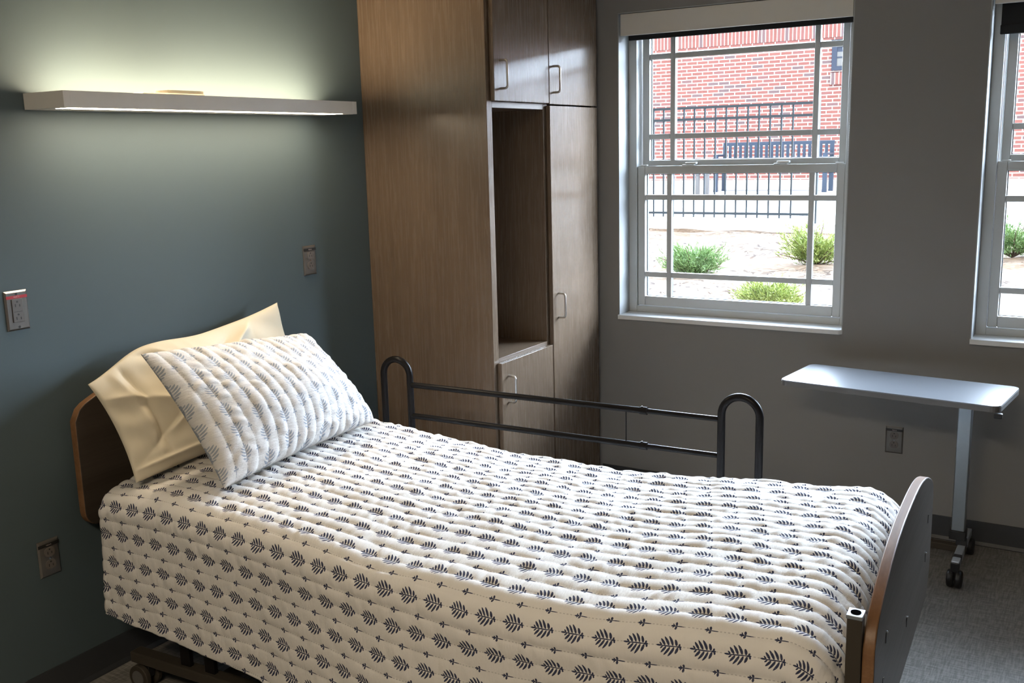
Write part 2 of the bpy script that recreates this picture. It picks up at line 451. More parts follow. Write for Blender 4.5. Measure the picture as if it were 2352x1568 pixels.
# ------------------------------------------------------------------ windows
def grid(mb, x0, x1, z0, z1, xm, zm, t, y0, y1):
    for x in xm: mb.box(x - t / 2, x + t / 2, y0, y1, z0, z1)
    cuts = [x0] + [c for x in xm for c in (x - t / 2, x + t / 2)] + [x1]
    for z in zm:
        for i in range(0, len(cuts), 2):
            mb.box(cuts[i], cuts[i + 1], y0, y1, z - t / 2, z + t / 2)
    return mb
def ring(mb, x0, x1, z0, z1, l, r, b, tp, y0, y1):
    mb.box(x0, x0 + l, y0, y1, z0, z1); mb.box(x1 - r, x1, y0, y1, z0, z1)
    mb.box(x0 + l, x1 - r, y0, y1, z0, z0 + b); mb.box(x0 + l, x1 - r, y0, y1, z1 - tp, z1)
    return mb
def window(i, a, b):
    w = structE('window_%d' % i, (a, 0, WZ0))
    rv = MB()
    rv.box(a, a + 0.004, 0.001, 0.112, WZ0, WZ1); rv.box(b - 0.004, b, 0.001, 0.112, WZ0, WZ1); rv.box(a, b, 0.001, 0.112, WZ1 - 0.004, WZ1)
    rv.build('reveal', 'reveal_white', w)
    sl = MB()
    sl.prism([(a - 0.0, -0.012), (a + 0.0, -0.012), (b - 0.014, -0.012), (b, 0.0), (b, 0.115), (a, 0.115)], 'Z', WZ0 - 0.02, WZ0)
    sl.build('sill', 'sill_white', w, bevel=0.003)
    fr = ring(MB(), a + 0.004, b - 0.004, WZ0, WZ1 - 0.004, 0.040, 0.034, 0.030, 0.04, 0.108, 0.235)
    ring(fr, a + 0.044, b - 0.038, WZ0 + 0.03, WZ1 - 0.04, 0.007, 0.007, 0.008, 0.01, 0.196, 0.235)
    fr.build('frame', 'vinyl_white', w, bevel=0.002)
    # lower sash, in the inner track
    x0, x1, z0, z1 = a + 0.046, b - 0.040, WZ0 + 0.033, 1.530
    s = ring(MB(), x0, x1, z0, z1, 0.036, 0.034, 0.044, 0.036, 0.116, 0.152).build('lower_sash', 'vinyl_white', w, bevel=0.003)
    gx0, gx1, gz0, gz1 = x0 + 0.036, x1 - 0.034, z0 + 0.044, z1 - 0.036
    xm = (a + 0.201, gx1 - 0.104); zm = (1.026, 1.386)
    grid(MB(), gx0, gx1, gz0, gz1, xm, zm, 0.024, 0.120, 0.136).build('muntin_grid', 'vinyl_white', s, bevel=0.002)
    sg = grid(MB(), gx0, gx1, gz0, gz1, xm, zm, 0.020, 0.1405, 0.150)
    ring(sg, gx0, gx1, gz0, gz1, 0.0035, 0.0035, 0.0025, 0.0025, 0.1405, 0.150).build('spacer_grid', 'spacer_dark', s)
    MB().box(gx0 - .004, gx1 + .004, 0.137, 0.140, gz0 - .004, gz1 + .004).build('pane', 'window_glass', s)
    # upper sash, in the outer track
    z0, z1 = 1.512, WZ1 - 0.046
    x0, x1 = a + 0.052, b - 0.046
    s = ring(MB(), x0, x1, z0, z1, 0.034, 0.032, 0.043, 0.036, 0.158, 0.194).build('upper_sash', 'vinyl_white', w, bevel=0.003)
    gx0, gx1, gz0, gz1 = x0 + 0.034, x1 - 0.032, z0 + 0.043, z1 - 0.036
    xm = (a + 0.199, gx1 - 0.104); zm = (1.662, 2.020)
    grid(MB(), gx0, gx1, gz0, gz1, xm, zm, 0.024, 0.162, 0.178).build('muntin_grid', 'vinyl_white', s, bevel=0.002)
    sg = grid(MB(), gx0, gx1, gz0, gz1, xm, zm, 0.020, 0.1825, 0.192)
    ring(sg, gx0, gx1, gz0, gz1, 0.0035, 0.0035, 0.0025, 0.0025, 0.1825, 0.192).build('spacer_grid', 'spacer_dark', s)
    MB().box(gx0 - .004, gx1 + .004, 0.179, 0.182, gz0 - .004, gz1 + .004).build('pane', 'window_glass', s)
    for fx in (0.285, 0.695):
        xk = a + (b - a) * fx
        k = MB(); k.box(xk - 0.032, xk + 0.028, 0.120, 0.150, 1.530, 1.535)
        k.box(xk - 0.020, xk + 0.034, 0.128, 0.156, 1.535, 1.544)
        k.build('sash_lock', 'sill_white', w, bevel=0.003)
    for xk in (a + 0.075, b - 0.066):
        MB().box(xk - 0.016, xk + 0.016, 0.118, 0.132, 1.530, 1.536).build('tilt_latch', 'sill_white', w, bevel=0.002)
    return w
window(1, *WX[0]); window(2, *WX[1])

def shade(a, b, hem, label):
    t = thing('roller_shade', label, 'window shade', (a, 0.0, WZ1), 0, 'roller shades above the windows')
    v = MB(); v.box(a + 0.012, b - 0.006, 0.004, 0.012, 2.106, WZ1 - 0.006); v.box(a + 0.012, b - 0.006, 0.012, 0.10, WZ1 - 0.016, WZ1 - 0.006)
    v.box(a + 0.012, b - 0.006, 0.012, 0.022, 2.106, 2.116)
    v.build('valance', 'shade_white', t, bevel=0.002)
    f = MB(); f.box(a + 0.032, b - 0.012, 0.056, 0.058, hem + 0.02, WZ1 - 0.02)
    f.build('shade_fabric', 'black_fabric', t)
    MB().box(a + 0.030, b - 0.010, 0.050, 0.064, hem, hem + 0.034).build('hem_bar', 'black_fabric', t, bevel=0.003)
    c = MB()
    z = 2.104
    pr = None
    for k in range(92):
        zz = 2.104 - k * 0.0098
        s = 0.0024
        x = b - 0.009
        vs = [(x + s * dx, 0.030 + s * dy, zz + s * dz) for dx, dy, dz in ((1, 0, 0), (-1, 0, 0), (0, 1, 0), (0, -1, 0), (0, 0, 1), (0, 0, -1))]
        c.add(vs, [(0, 2, 4), (2, 1, 4), (1, 3, 4), (3, 0, 4), (2, 0, 5), (1, 2, 5), (3, 1, 5), (0, 3, 5)])
    c.tube([(b - 0.009, 0.030, 2.106), (b - 0.009, 0.030, 1.20)], 0.0007, 5)
    c.build('bead_chain', 'bead_metal', t, smooth=True)
    return t
shade(*WX[0], 2.088, 'black roller shade rolled up under the white valance of the fully visible window')
shade(*WX[1], 2.000, 'black roller shade hanging lower in the window cut off at the right edge')

# ------------------------------------------------------------------ tall cabinet
D, Y0 = 0.605, -0.935
cab = thing('wardrobe_cabinet', 'tall brown woodgrain cabinet with open niche in the corner by the window', 'cabinet', (0.3, -0.47, 0))
TOP = 2.62
MB().box(0.001, D, Y0, -0.897, 0.0, TOP).build('side_panel', 'cabinet_wood', cab, bevel=0.001)
b = MB()
b.box(0.001, D, -0.04, -0.001, 0.0, TOP)                  # right side and filler
b.box(0.001, D, -0.495, -0.460, 0.10, TOP)                # partition
b.box(0.001, 0.02, -0.897, -0.495, 0.0, TOP)              # back
b.box(0.001, 0.02, -0.460, -0.04, 0.0, TOP)
for za, zb in ((1.782, 1.806), (0.770, 0.797)):            # deck over the niche and niche floor
    MB().box(0.02, D, -0.897, -0.495, za, zb).build('shelf', 'shelf_wood', cab, bevel=0.001)
b.box(0.02, D, -0.897, -0.04, TOP - 0.03, TOP)
b.box(0.02, D, -0.897, -0.04, 0.08, 0.10)
b.box(0.10, 0.54, -0.897, -0.04, 0.0, 0.08)               # toe kick
b.build('carcass', 'cabinet_wood', cab, bevel=0.001)
def door(y0, y1, z0, z1, hy, hz0, hz1):
    d = MB().box(D + 0.003, 0.627, y0, y1, z0, z1).build('door', 'cabinet_wood', cab, bevel=0.0015)
    x, e = 0.627, 0.034
    r = 0.012
    pts = [(x, hy, hz0)] + [(x + e - r + r * math.sin(a), hy, hz0 + r - r * math.cos(a)) for a in np.linspace(0, PI / 2, 6)]
    pts += [(x + e - r + r * math.cos(a), hy, hz1 - r + r * math.sin(a)) for a in np.linspace(0, PI / 2, 6)] + [(x, hy, hz1)]
    MB().tube(pts, 0.0045, 10).build('handle', 'brushed_nickel', d)
door(-0.911, -0.481, 1.807, TOP - 0.004, -0.868, 1.853, 1.958)
door(-0.476, -0.030, 1.804, TOP - 0.004, -0.444, 1.852, 1.958)
door(-0.476, -0.030, 0.100, 1.798, -0.427, 0.894, 1.000)
door(-0.913, -0.484, 0.100, 0.781, -0.864, 0.613, 0.722)

# ------------------------------------------------------------------ wall light over the bed
LY0, LY1, LZ0, LZ1, LD = -2.44, -1.188, 1.770, 1.816, 0.18
wl = thing('sconce_light', 'long grey wall light fixture glowing above the bed', 'lamp', (0, (LY0 + LY1) / 2, LZ0))
h = MB()
h.box(LD - 0.008, LD, LY0 + 0.022, LY1 - 0.022, LZ0, LZ1)
h.box(0.001, 0.010, LY0 + 0.022, LY1 - 0.022, LZ0, LZ1)
h.box(0.010, 0.108, LY0 + 0.022, LY1 - 0.022, LZ0 + 0.001, LZ0 + 0.008); h.box(0.108, LD - 0.008, LY0 + 0.022, LY1 - 0.022, LZ0 + 0.0062, LZ0 + 0.010); h.box(0.108, LD - 0.008, LY1 - 0.075, LY1 - 0.022, LZ0 + 0.001, LZ0 + 0.0061)
h.build('housing', 'fixture_grey', wl)
for a in (LY0, LY1 - 0.022):
    MB().box(0.001, LD + 0.0006, a, a + 0.022, LZ0, LZ1).build('end_cap', 'fixture_grey', wl, bevel=0.0008)
MB().box(0.108, LD - 0.006, LY0 + 0.024, LY1 - 0.075, LZ0 - 0.0006, LZ0 + 0.006).build('lower_lens', 'lamp_down', wl)
MB().box(0.055, 0.160, LY0 + 0.06, LY1 - 0.06, LZ0 + 0.016, LZ0 + 0.030).build('upper_tube', 'lamp_up', wl)
k = MB(); k.box(0.112, 0.176, -2.165, -1.93, LZ1 + 0.0005, LZ1 + 0.004); k.box(0.116, 0.176, -2.072, -1.934, LZ1 + 0.004, LZ1 + 0.0135)
k.build('sensor', 'frosted_acrylic', wl, bevel=0.001)

# ------------------------------------------------------------------ outlets
def outlet(label, c, z, wall, style):
    """wall 'L' teal wall (faces +x), 'F' window wall (faces -y)"""
    loc = (0, c, z) if wall == 'L' else (c, 0, z)
    rot = PI / 2 if wall == 'L' else 0.0
    t = thing('wall_outlet', label, 'outlet', loc, rot, 'wall outlets with steel cover plates')
    LOCAL[0] = True                      # local: x across, -y out of the wall, z up
    hw, hh = 0.0349, 0.0572
    p = MB()
    def quad(s, y): return [(-hw * s, y, -hh * s), (hw * s, y, -hh * s), (hw * s, y, hh * s), (-hw * s, y, hh * s)]
    def rect(a, bb, y): return [(-a, y, -bb), (a, y, -bb), (a, y, bb), (-a, y, bb)]
    vs = rect(hw, hh, -0.0005) + rect(hw, hh, -0.002) + rect(hw - 0.005, hh - 0.005, -0.0062)
    fs = [(3, 2, 1, 0), (8, 9, 10, 11)]
    for o in (0, 4):
        for k in range(4):
            fs.append((o + k, o + (k + 1) % 4, o + 4 + (k + 1) % 4, o + 4 + k))
    p.add(vs, fs).build('cover_plate', 'steel', t)
    def slots(mb, zc, y):
        for dx, hgt in ((-0.0065, 0.0042), (0.0065, 0.0034)):
            mb.box(dx - 0.0011, dx + 0.0011, y - 0.0004, y + 0.001, zc - 0.004, zc - 0.004 + 2 * hgt)
        mb.disc((0, y + 0.0001, zc + 0.0105), 'Y', 0.0026, 0.001, 12)
    if style == 'decora':
        r = MB().box(-0.0168, 0.0168, -0.0085, -0.006, -0.0335, 0.0335).build('receptacle', 'outlet_grey', t, bevel=0.0012)
        s = MB(); slots(s, 0.015, -0.0085); slots(s, -0.022, -0.0085)
        s.box(-0.0125, 0.0125, -0.0089, -0.008, -0.0035, -0.0022); s.box(-0.0172, -0.0168, -0.0075, -0.006, -0.033, 0.033)
        s.build('slots', 'black_plastic', r, smooth=False)
        for zz in (0.0475, -0.0475):
            MB().disc((0, -0.0068, zz), 'Y', 0.0036, 0.0016, 16).build('screw', 'chrome', t)
        strip = MB().box(-hw + 0.0035, hw - 0.002, -0.0072, -0.0060, 0.0350, 0.0435).build('label_strip', 'red_tape', t)
        txt, zt = 'EQA-4', 0.0375
    else:
        for zc in (0.0195, -0.0195):
            pts = []
            for q in range(28):
                a = 2 * PI * q / 28
                pts.append((0.0172 * math.cos(a), zc + max(-0.0142, min(0.0142, 0.0172 * math.sin(a)))))
            r = MB().prism(pts, 'Y', -0.0088, -0.006).build('receptacle', 'outlet_ivory', t, smooth=False)
            s = MB(); slots(s, zc - 0.002, -0.0088); s.build('slots', 'black_plastic', r, smooth=False)
        MB().disc((0, -0.0068, 0), 'Y', 0.0032, 0.0016, 16).build('screw', 'chrome', t)
        strip = MB().box(-hw + 0.0005, hw - 0.0005, -0.0072, -0.0060, 0.0375, 0.0475).build('label_strip', 'black_tape', t)
        txt, zt = 'NLA-6', 0.0403
    cu = bpy.data.curves.new('lettering', 'FONT'); cu.body = txt; cu.size = 0.0062; cu.align_x = 'CENTER'; cu.extrude = 0.0001
    tmp = bpy.data.objects.new('lettering_curve', cu); COL.objects.link(tmp)
    me = bpy.data.meshes.new_from_object(tmp.evaluated_get(bpy.context.evaluated_depsgraph_get()))
    bpy.data.objects.remove(tmp); bpy.data.curves.remove(cu)
    me.name = 'lettering'; me.materials.clear(); me.materials.append(M['tape_print'])
    to = bpy.data.objects.new('lettering', me); COL.objects.link(to)
    to.parent = strip; to.location = (0, -0.0074, zt); to.rotation_euler = (PI / 2, 0, 0)
    LOCAL[0] = False
    return t
outlet('steel outlet with red label strip at the left edge of the teal wall', -2.537, 1.207, 'L', 'decora')
outlet('steel duplex outlet with black strip on the teal wall right of the pillows', -1.307, 1.218, 'L', 'duplex')
outlet('dim steel outlet low on the teal wall left of the bed', -2.530, 0.449, 'L', 'duplex')
outlet('steel duplex outlet low on the grey window wall behind the overbed table', 1.972, 0.398, 'F', 'duplex')

# ------------------------------------------------------------------ bed
BO, BTH = (0.05, -1.93, 0.0), 0.04
bed = thing('hospital_bed', 'care bed with wooden head and foot boards and black side rail', 'bed', BO, BTH)
LOCAL[0] = True
def board(name, x0, x1, ymid, hw, zb, zs, zp, rb):
    """arched end board: outline in y,z"""
    out = []
    for a in np.linspace(PI, 1.5 * PI, 7): out.append((ymid - hw + rb + rb * math.cos(a), zb + rb + rb * math.sin(a)))
    for a in np.linspace(1.5 * PI, 2 * PI, 7): out.append((ymid + hw - rb + rb * math.cos(a), zb + rb + rb * math.sin(a)))
    rt = 0.035
    for k in range(49):
        u = 1 - 2 * k / 48
        out.append((ymid + hw * u, zs + (zp - zs) * (1 - abs(u) ** 2.6) - (0.03 * max(0, (abs(u) - 0.93) / 0.07) ** 2)))
    n = len(out)
    m = MB().prism(out, 'X', x0, x1)
    ob = m.build(name, ['board_face', 'board_wood'], bed, bevel=0.003)
    for p in ob.data.polygons:
        if abs(p.normal.x) < 0.5: p.material_index = 1
    return ob
hb = board('headboard', -0.033, -0.006, -0.03, 0.475, 0.52, 0.885, 0.975, 0.05)
fb = board('footboard', 2.262, 2.286, -0.035, 0.487, 0.375, 0.690, 0.797, 0.10)
for y, z in ((0.336, 0.631), (0.315, 0.529), (-0.378, 0.624), (-0.396, 0.531), (-0.03, 0.50)):
    MB().box(2.2862, 2.2872, y - 0.003, y + 0.003, z - 0.013, z + 0.010).build('screw', 'black_plastic', fb)
    MB().disc((2.288, y, z + 0.011), 'X', 0.0028, 0.003, 10).build('screw', 'chrome', fb)
# corner sockets on the inner face of the footboard
for y, zt in ((-0.520, 0.722), (0.425, 0.60)):
    s = MB().box(2.2325, 2.2612, y - 0.010, y + 0.022, 0.36, zt).build('corner_post', 'beige_metal', bed, bevel=0.002)
    c = MB(); c.box(2.231, 2.2616, y - 0.012, y + 0.024, zt, zt + 0.008)
    c.build('post_cap', 'column_metal', s, bevel=0.001)
    MB().disc((2.2465, y + 0.006, zt + 0.0086), 'Z', 0.0100, 0.0016, 16).build('socket_hole', 'hole_black', s)
fr = MB()
for y in (-0.43, 0.40): fr.box(0.0, 2.262, y - 0.02, y + 0.02, 0.36, 0.42)
for x in (0.02, 0.6, 1.2, 1.75, 2.21): fr.box(x - 0.02, x + 0.02, -0.41, 0.38, 0.365, 0.415)
fr.box(0.03, 2.2, -0.42, 0.39, 0.42, 0.432)
fr.build('deck_frame', 'black_metal', bed)
MB().box(0.05, 2.13, -0.47, 0.44, 0.433, 0.575).build('mattress', 'mattress_vinyl', bed, bevel=0.04, seg=4)
for x in (0.312, 0.412, 1.80, 1.90):
    for y in (-0.45, 0.42):
        MB().box(x - 0.020, x + 0.020, y - 0.008, y + 0.008, 0.085, 0.37).build('leg', 'black_metal', bed, bevel=0.002)
for y in (-0.45, 0.42):
    lf = MB(); lf.box(0.085, 2.12, y - 0.022, y + 0.022, 0.082, 0.117)
    lf.build('base_beam', 'beige_metal', bed, bevel=0.004)
for x in (0.45, 1.75):
    MB().box(x - 0.02, x + 0.02, -0.43, 0.40, 0.088, 0.112).build('cross_beam', 'beige_metal', bed, bevel=0.003)
for x in (0.135, 2.06):
    for y in (-0.45, 0.42):
        c = MB().box(x - 0.016, x + 0.016, y - 0.012, y + 0.012, 0.038, 0.082).build('caster', 'black_plastic', bed, bevel=0.002)
        for dy in (-0.022, 0.022):
            MB().disc((x - 0.012, y + dy, 0.040), 'Y', 0.040, 0.018, 28).build('wheel', 'beige_metal' , c, bevel=0.003)
            MB().disc((x - 0.012, y + dy * 1.45, 0.040), 'Y', 0.024, 0.003, 20).build('hub', 'table_edge', c)
# far side rail
YR = 0.545
def arc(cx, cz, r, a0, a1, n): return [(cx + r * math.cos(a), YR, cz + r * math.sin(a)) for a in np.linspace(a0, a1, n)]
def hoop(xl, xr, ztop, zb):
    r = (xr - xl) / 2; cx = (xl + xr) / 2
    return MB().tube([(xl, YR, zb), (xl, YR, (zb + ztop) / 2)] + arc(cx, ztop - r, r, PI, 0, 17) + [(xr, YR, (zb + ztop) / 2), (xr, YR, zb)], 0.0125, 16)
sr = hoop(0.365, 0.482, 0.874, 0.42).build('side_rail', 'black_metal', bed)
def tubep(pts, r, name, mat, parent, seg=14): return MB().tube(pts, r, seg).build(name, mat, parent)
hoop(1.655, 1.775, 0.858, 0.40).build('rail_hoop', 'black_metal', sr)
for za, zb in ((0.783, 0.781), (0.666, 0.662)):
    xs_ = 1.395
    zm = za + (zb - za) * (xs_ - 0.485) / (1.65 - 0.485)
    tubep([(0.482, YR, za), (xs_, YR, zm)], 0.0105, 'rail_bar', 'black_metal', sr)
    tubep([(xs_, YR, zm), (1.655, YR, zb)], 0.0085, 'rail_bar', 'black_metal', sr)
    tubep([(xs_ - 0.010, YR, zm), (xs_ + 0.014, YR, zm)], 0.0128, 'rail_collar', 'black_metal', sr)
    tubep([(xs_ - 0.004, YR, zm), (xs_ - 0.004, YR, zm + 0.015)], 0.003, 'pin', 'black_metal', sr, 8)
tubep([(1.335, YR, 0.778), (1.335, YR, 0.660)], 0.0022, 'rail_rod', 'black_metal', sr, 8)
for x in (0.425, 1.715):
    MB().box(x - 0.075, x + 0.075, YR - 0.008, YR + 0.008, 0.395, 0.43).build('rail_bracket', 'black_metal', sr, bevel=0.002)
    MB().box(x - 0.02, x + 0.02, 0.40, YR, 0.385, 0.405).build('rail_bracket', 'black_metal', sr, bevel=0.002)

# ------------------------------------------------------------------ soft goods
def grid_object(name, P, UVs, mat, closed_v=False):
    """P (nu,nv,3) numpy grid -> smooth mesh with UV"""
    nu, nv = P.shape[:2]
    idx = np.arange(nu * nv).reshape(nu, nv)
    f = np.stack([idx[:-1, :-1], idx[1:, :-1], idx[1:, 1:], idx[:-1, 1:]], -1).reshape(-1, 4)
    me = bpy.data.meshes.new(name)
    me.vertices.add(nu * nv); me.vertices.foreach_set('co', P.reshape(-1).astype(np.float32))
    me.loops.add(len(f) * 4); me.loops.foreach_set('vertex_index', f.reshape(-1).astype(np.int32))
    me.polygons.add(len(f)); me.polygons.foreach_set('loop_start', (np.arange(len(f)) * 4).astype(np.int32))
    me.update(calc_edges=True)
    me.polygons.foreach_set('use_smooth', np.ones(len(f), bool))
    if UVs is not None:
        l = me.uv_layers.new(name='UVMap')
        l.data.foreach_set('uv', UVs.reshape(-1, 2)[f.reshape(-1)].astype(np.float32).reshape(-1))
    me.validate()
    ob = bpy.data.objects.new(name, me); COL.objects.link(ob); me.materials.append(M[mat])
    return ob
def normals(P):
    du = np.gradient(P, axis=0); dv = np.gradient(P, axis=1)
    n = np.cross(du, dv); ln = np.linalg.norm(n, axis=-1, keepdims=True)
    return n / np.maximum(ln, 1e-9)
def wob(x, y, fx, fy, n, seed):
    r = np.random.default_rng(seed); o = 0
    for _ in range(n):
        a, b_, p_ = r.normal(0, fx), r.normal(0, fy), r.uniform(0, 2 * PI)
        o = o + np.sin(a * x + b_ * y + p_)
    return o / math.sqrt(n)
def vnoise1(x, k, seed):
    """smooth 1-D noise in x, independent for each integer k"""
    i = np.floor(x); f = x - i; f = f * f * (3 - 2 * f)
    def hsh(i): 
        v = np.sin(i * 127.1 + k * 311.7 + seed * 74.7) * 43758.5453
        return v - np.floor(v)
    return hsh(i) * (1 - f) + hsh(i + 1) * f - 0.5

QW = 0.042
def interp(x, pts):
    xp, fp = zip(*pts)
    # smooth: sample linear then blur by averaging
    o = 0
    for d in np.linspace(-0.12, 0.12, 9): o = o + np.interp(x + d, xp, fp)
    return o / 9
def quilt():
    r0 = 0.075
    r0f = 0.120
    xs0, yn, yf = 2.104, -0.447, 0.425
    ns, nt = 440, 470
    s = np.linspace(0, 1, ns)[:, None]; t = np.linspace(0, 1, nt)[None, :]
    XH = 0.084
    Ls = xs0 - XH + 0.33
    S = s * Ls + 0 * t
    a = S - (xs0 - XH)                                  # beyond the foot edge
    Dn = np.interp(np.minimum(S, 3), [0, 0.33, 0.7, 1.2, 2.5], [0.425, 0.455, 0.475, 0.49, 0.50])
    wid = yf - yn
    T = (-Dn) + t * (Dn + wid + 0.36)                      # 0 at near edge start, wid at far edge start
    bn = np.maximum(-T, 0); bf = np.maximum(T - wid, 0)
    bb = np.where(bn > 0, bn, bf); sg = np.where(bn > 0, -1.0, 1.0)
    aa = np.maximum(a, 0)
    r = np.hypot(aa, bb); phi = np.arctan2(bb, aa + 1e-12)
    phi = np.where(r < 1e-9, 0, phi)
    rr = np.where(bb > 0, r0f * np.cos(phi) ** 2 + r0 * np.sin(phi) ** 2, r0f)
    ang = np.minimum(r / rr, PI / 2)
    over = np.maximum(r - rr * PI / 2, 0)
    hz = rr * np.sin(ang); vt = rr * (1 - np.cos(ang)) + over
    # near side hangs with a little flare and long soft folds, never beyond the foot board
    side = np.where(bn > 0, 1.0, 0.0) * np.sin(phi)
    fold = 0.5 + 0.5 * np.sin(S * 7.3 + 0.9 + 0.5 * np.sin(S * 3.1))
    hz = hz + side * over * (0.045 + 0.10 * fold * np.clip((S - 0.5) / 1.2, 0, 1))
    x0 = XH + np.minimum(S, xs0 - XH); y0 = yn + np.clip(T, 0, wid)
    X = x0 + hz * np.cos(phi); Y = y0 + sg * hz * np.sin(phi)
    zf = interp(x0, [(0.05, 0.668), (0.33, 0.672), (0.6, 0.643), (0.97, 0.616), (1.3, 0.606), (1.6, 0.615), (1.8, 0.630), (1.95, 0.643), (2.05, 0.652), (2.15, 0.660)])
    zn = interp(x0, [(0.05, 0.655), (0.3, 0.662), (0.6, 0.655), (0.9, 0.638), (1.2, 0.622), (1.5, 0.612), (1.8, 0.622), (2.0, 0.636), (2.15, 0.640)])
    w = np.clip((y0 - yn) / wid, 0, 1)
    Z = zn * (1 - w) + zf * w + 0.020 * 4 * w * (1 - w) - vt
    Z = Z + 0.004 * wob(S, T, 6, 7, 8, 3) * np.where(r > 0.05, 0.4, 1)
    Y = Y + side * 0.006 * wob(S, T, 9, 3, 6, 4) * np.clip(over / 0.2, 0, 1)
    bow = interp(x0, [(0.0, 0.0), (0.35, 0.004), (0.8, 0.030), (1.2, 0.056), (1.5, 0.060), (1.8, 0.036), (2.0, 0.012), (2.15, 0.0)])
    nearw = np.clip(1 - (y0 - yn) / 0.42, 0, 1) ** 2
    Y = Y - bow * nearw
    X = np.minimum(X, 2.222)
    P = np.stack([X, Y, Z], -1)
    N = normals(P)
    # quilted channels: seams on k*QW, gathers across each channel
    tt = T / QW
    k = np.floor(tt); fr_ = tt - k
    puff = np.abs(np.sin(PI * fr_)) ** 0.55
    g = vnoise1(S / 0.017 + 0.35 * np.sin(tt * 2.1), k, 1) * 1.2 + vnoise1(S / 0.042, k, 2) * 0.9
    crumple = wob(S, T, 60, 40, 10, 11) * 0.12
    ondrop = np.clip(over / 0.05, 0, 1)
    hgt = 0.0050 * puff * (1 - 0.45 * ondrop) + (0.0047 * puff * g + 0.0012 * crumple) * (1 - 0.25 * ondrop)
    flip = np.sign(N[ns // 2, nt // 2, 2])
    P = P + N * flip * hgt[..., None]
    P[..., 0] = np.minimum(P[..., 0], 2.2295)
    UV = np.stack([S, T], -1)
    ob = grid_object('quilt', P, UV, 'quilt_print')
    md = ob.modifiers.new('Solidify', 'SOLIDIFY'); md.thickness = 0.006; md.offset = -1 if flip > 0 else 1
    ob.location = BO; ob.rotation_euler = (0, 0, BTH)
    tag(ob, 'white quilt printed with navy leaf sprigs spread over the bed', 'quilt')
quilt()

def pillow(name, BL, BR, TL, TR, front, back, mat, nu, nv, edge_in, puffs=None, fold=None, power=0.5, bowtop=None):
    BL, BR, TL, TR = map(np.array, (BL, BR, TL, TR))
    u = np.linspace(0, 1, nu)[:, None]; v = np.linspace(0, 1, nv)[None, :]
    def base(u, v):
        cu, cv = 2 * u - 1, 2 * v - 1
        uu = 0.5 + cu / 2 * (1 - edge_in * (1 - cv ** 2)); vv = 0.5 + cv / 2 * (1 - edge_in * (1 - cu ** 2))
        uu, vv = uu[..., None], vv[..., None]
        return (BL * (1 - uu) + BR * uu) * (1 - vv) + (TL * (1 - uu) + TR * uu) * vv
    U_, V_ = u + 0 * v, v + 0 * u
    B = base(U_, V_)
    n = np.cross(BR - BL, TL - BL); n = n / np.linalg.norm(n)
    wdt = np.linalg.norm(BR - BL); hgt = np.linalg.norm(TL - BL)
    env = (np.clip(4 * U_ * (1 - U_), 0, 1) ** power) * (np.clip(4 * V_ * (1 - V_), 0, 1) ** power)
    fr_ = front(U_, V_) * env; bk = back(U_, V_) * env
    Pf = B + n * fr_[..., None]; Pb = B - n * bk[..., None]
    if bowtop is not None:
        up = (TL - BL) / hgt
        lift = (bowtop(U_) * np.clip(V_, 0, 1) ** 1.6)[..., None] * up
        Pf = Pf + lift; Pb = Pb + lift
    if fold is not None:
        d = fold(U_, V_) * np.clip(env * 2.2, 0, 1)
        Pf = Pf + n * d[..., None]
    if puffs is not None:
        N = normals(Pf); sgn = np.sign((N * n).sum(-1, keepdims=True)); N = N * sgn
        Pf = Pf + N * (puffs(U_ * wdt, V_ * hgt) * np.clip(env * 4, 0, 1))[..., None]
    # front sheet and back sheet joined at the rim
    full = np.concatenate([Pf, Pb[:, ::-1][:, 1:]], 1)
    uv = np.stack([-(V_ * hgt), U_ * wdt], -1)
    uvb = uv[:, ::-1][:, 1:]
    ob = grid_object(name, full, np.concatenate([uv, uvb], 1), mat)
    bm = bmesh.new(); bm.from_mesh(ob.data)
    bmesh.ops.remove_doubles(bm, verts=bm.verts, dist=1e-5)
    bmesh.ops.recalc_face_normals(bm, faces=bm.faces)
    bm.to_mesh(ob.data); bm.free()
    ob.location = BO; ob.rotation_euler = (0, 0, BTH)
    return ob

def g2(u, v, cu, cv, su, sv): return np.exp(-((u - cu) / su) ** 2 - ((v - cv) / sv) ** 2)
def ridge(u, v, u0, v0, u1, v1, wdt, asym=0.0):
    dx, dy = u1 - u0, v1 - v0; L = math.hypot(dx, dy); dx /= L; dy /= L
    a = (u - u0) * dx + (v - v0) * dy; c = -(u - u0) * dy + (v - v0) * dx
    e = 1 / (1 + np.exp(-(a) / 0.03)) / (1 + np.exp((a - L) / 0.03))
    return np.exp(-np.abs(c / wdt) ** 1.3) * e
# cream pillow stood against the headboard
def cf(u, v): return 0.125 * (0.35 + 0.65 * np.clip((u - 0.06) / 0.30, 0, 1)) * (1.05 - 0.30 * v) * (1 - 0.45 * np.clip((u - 0.42) / 0.35, 0, 1))
def cfold(u, v):
    return (0.030 * ridge(u, v, 0.16, 0.28, 0.75, 0.92, 0.035) - 0.022 * ridge(u, v, 0.10, 0.22, 0.60, 0.85, 0.03)
            + 0.020 * ridge(u, v, 0.02, 0.80, 0.30, 0.42, 0.03) - 0.014 * ridge(u, v, 0.20, 0.98, 0.45, 0.62, 0.035)
            + 0.014 * ridge(u, v, 0.28, 0.93, 0.36, 0.70, 0.02) + 0.020 * ridge(u, v, 0.03, 0.10, 0.5, 0.07, 0.02)
            - 0.013 * ridge(u, v, 0.125, 0.95, 0.165, 0.16, 0.014) + 0.010 * ridge(u, v, 0.085, 0.95, 0.12, 0.12, 0.02)
            + 0.005 * wob(u, v, 16, 11, 8, 21))
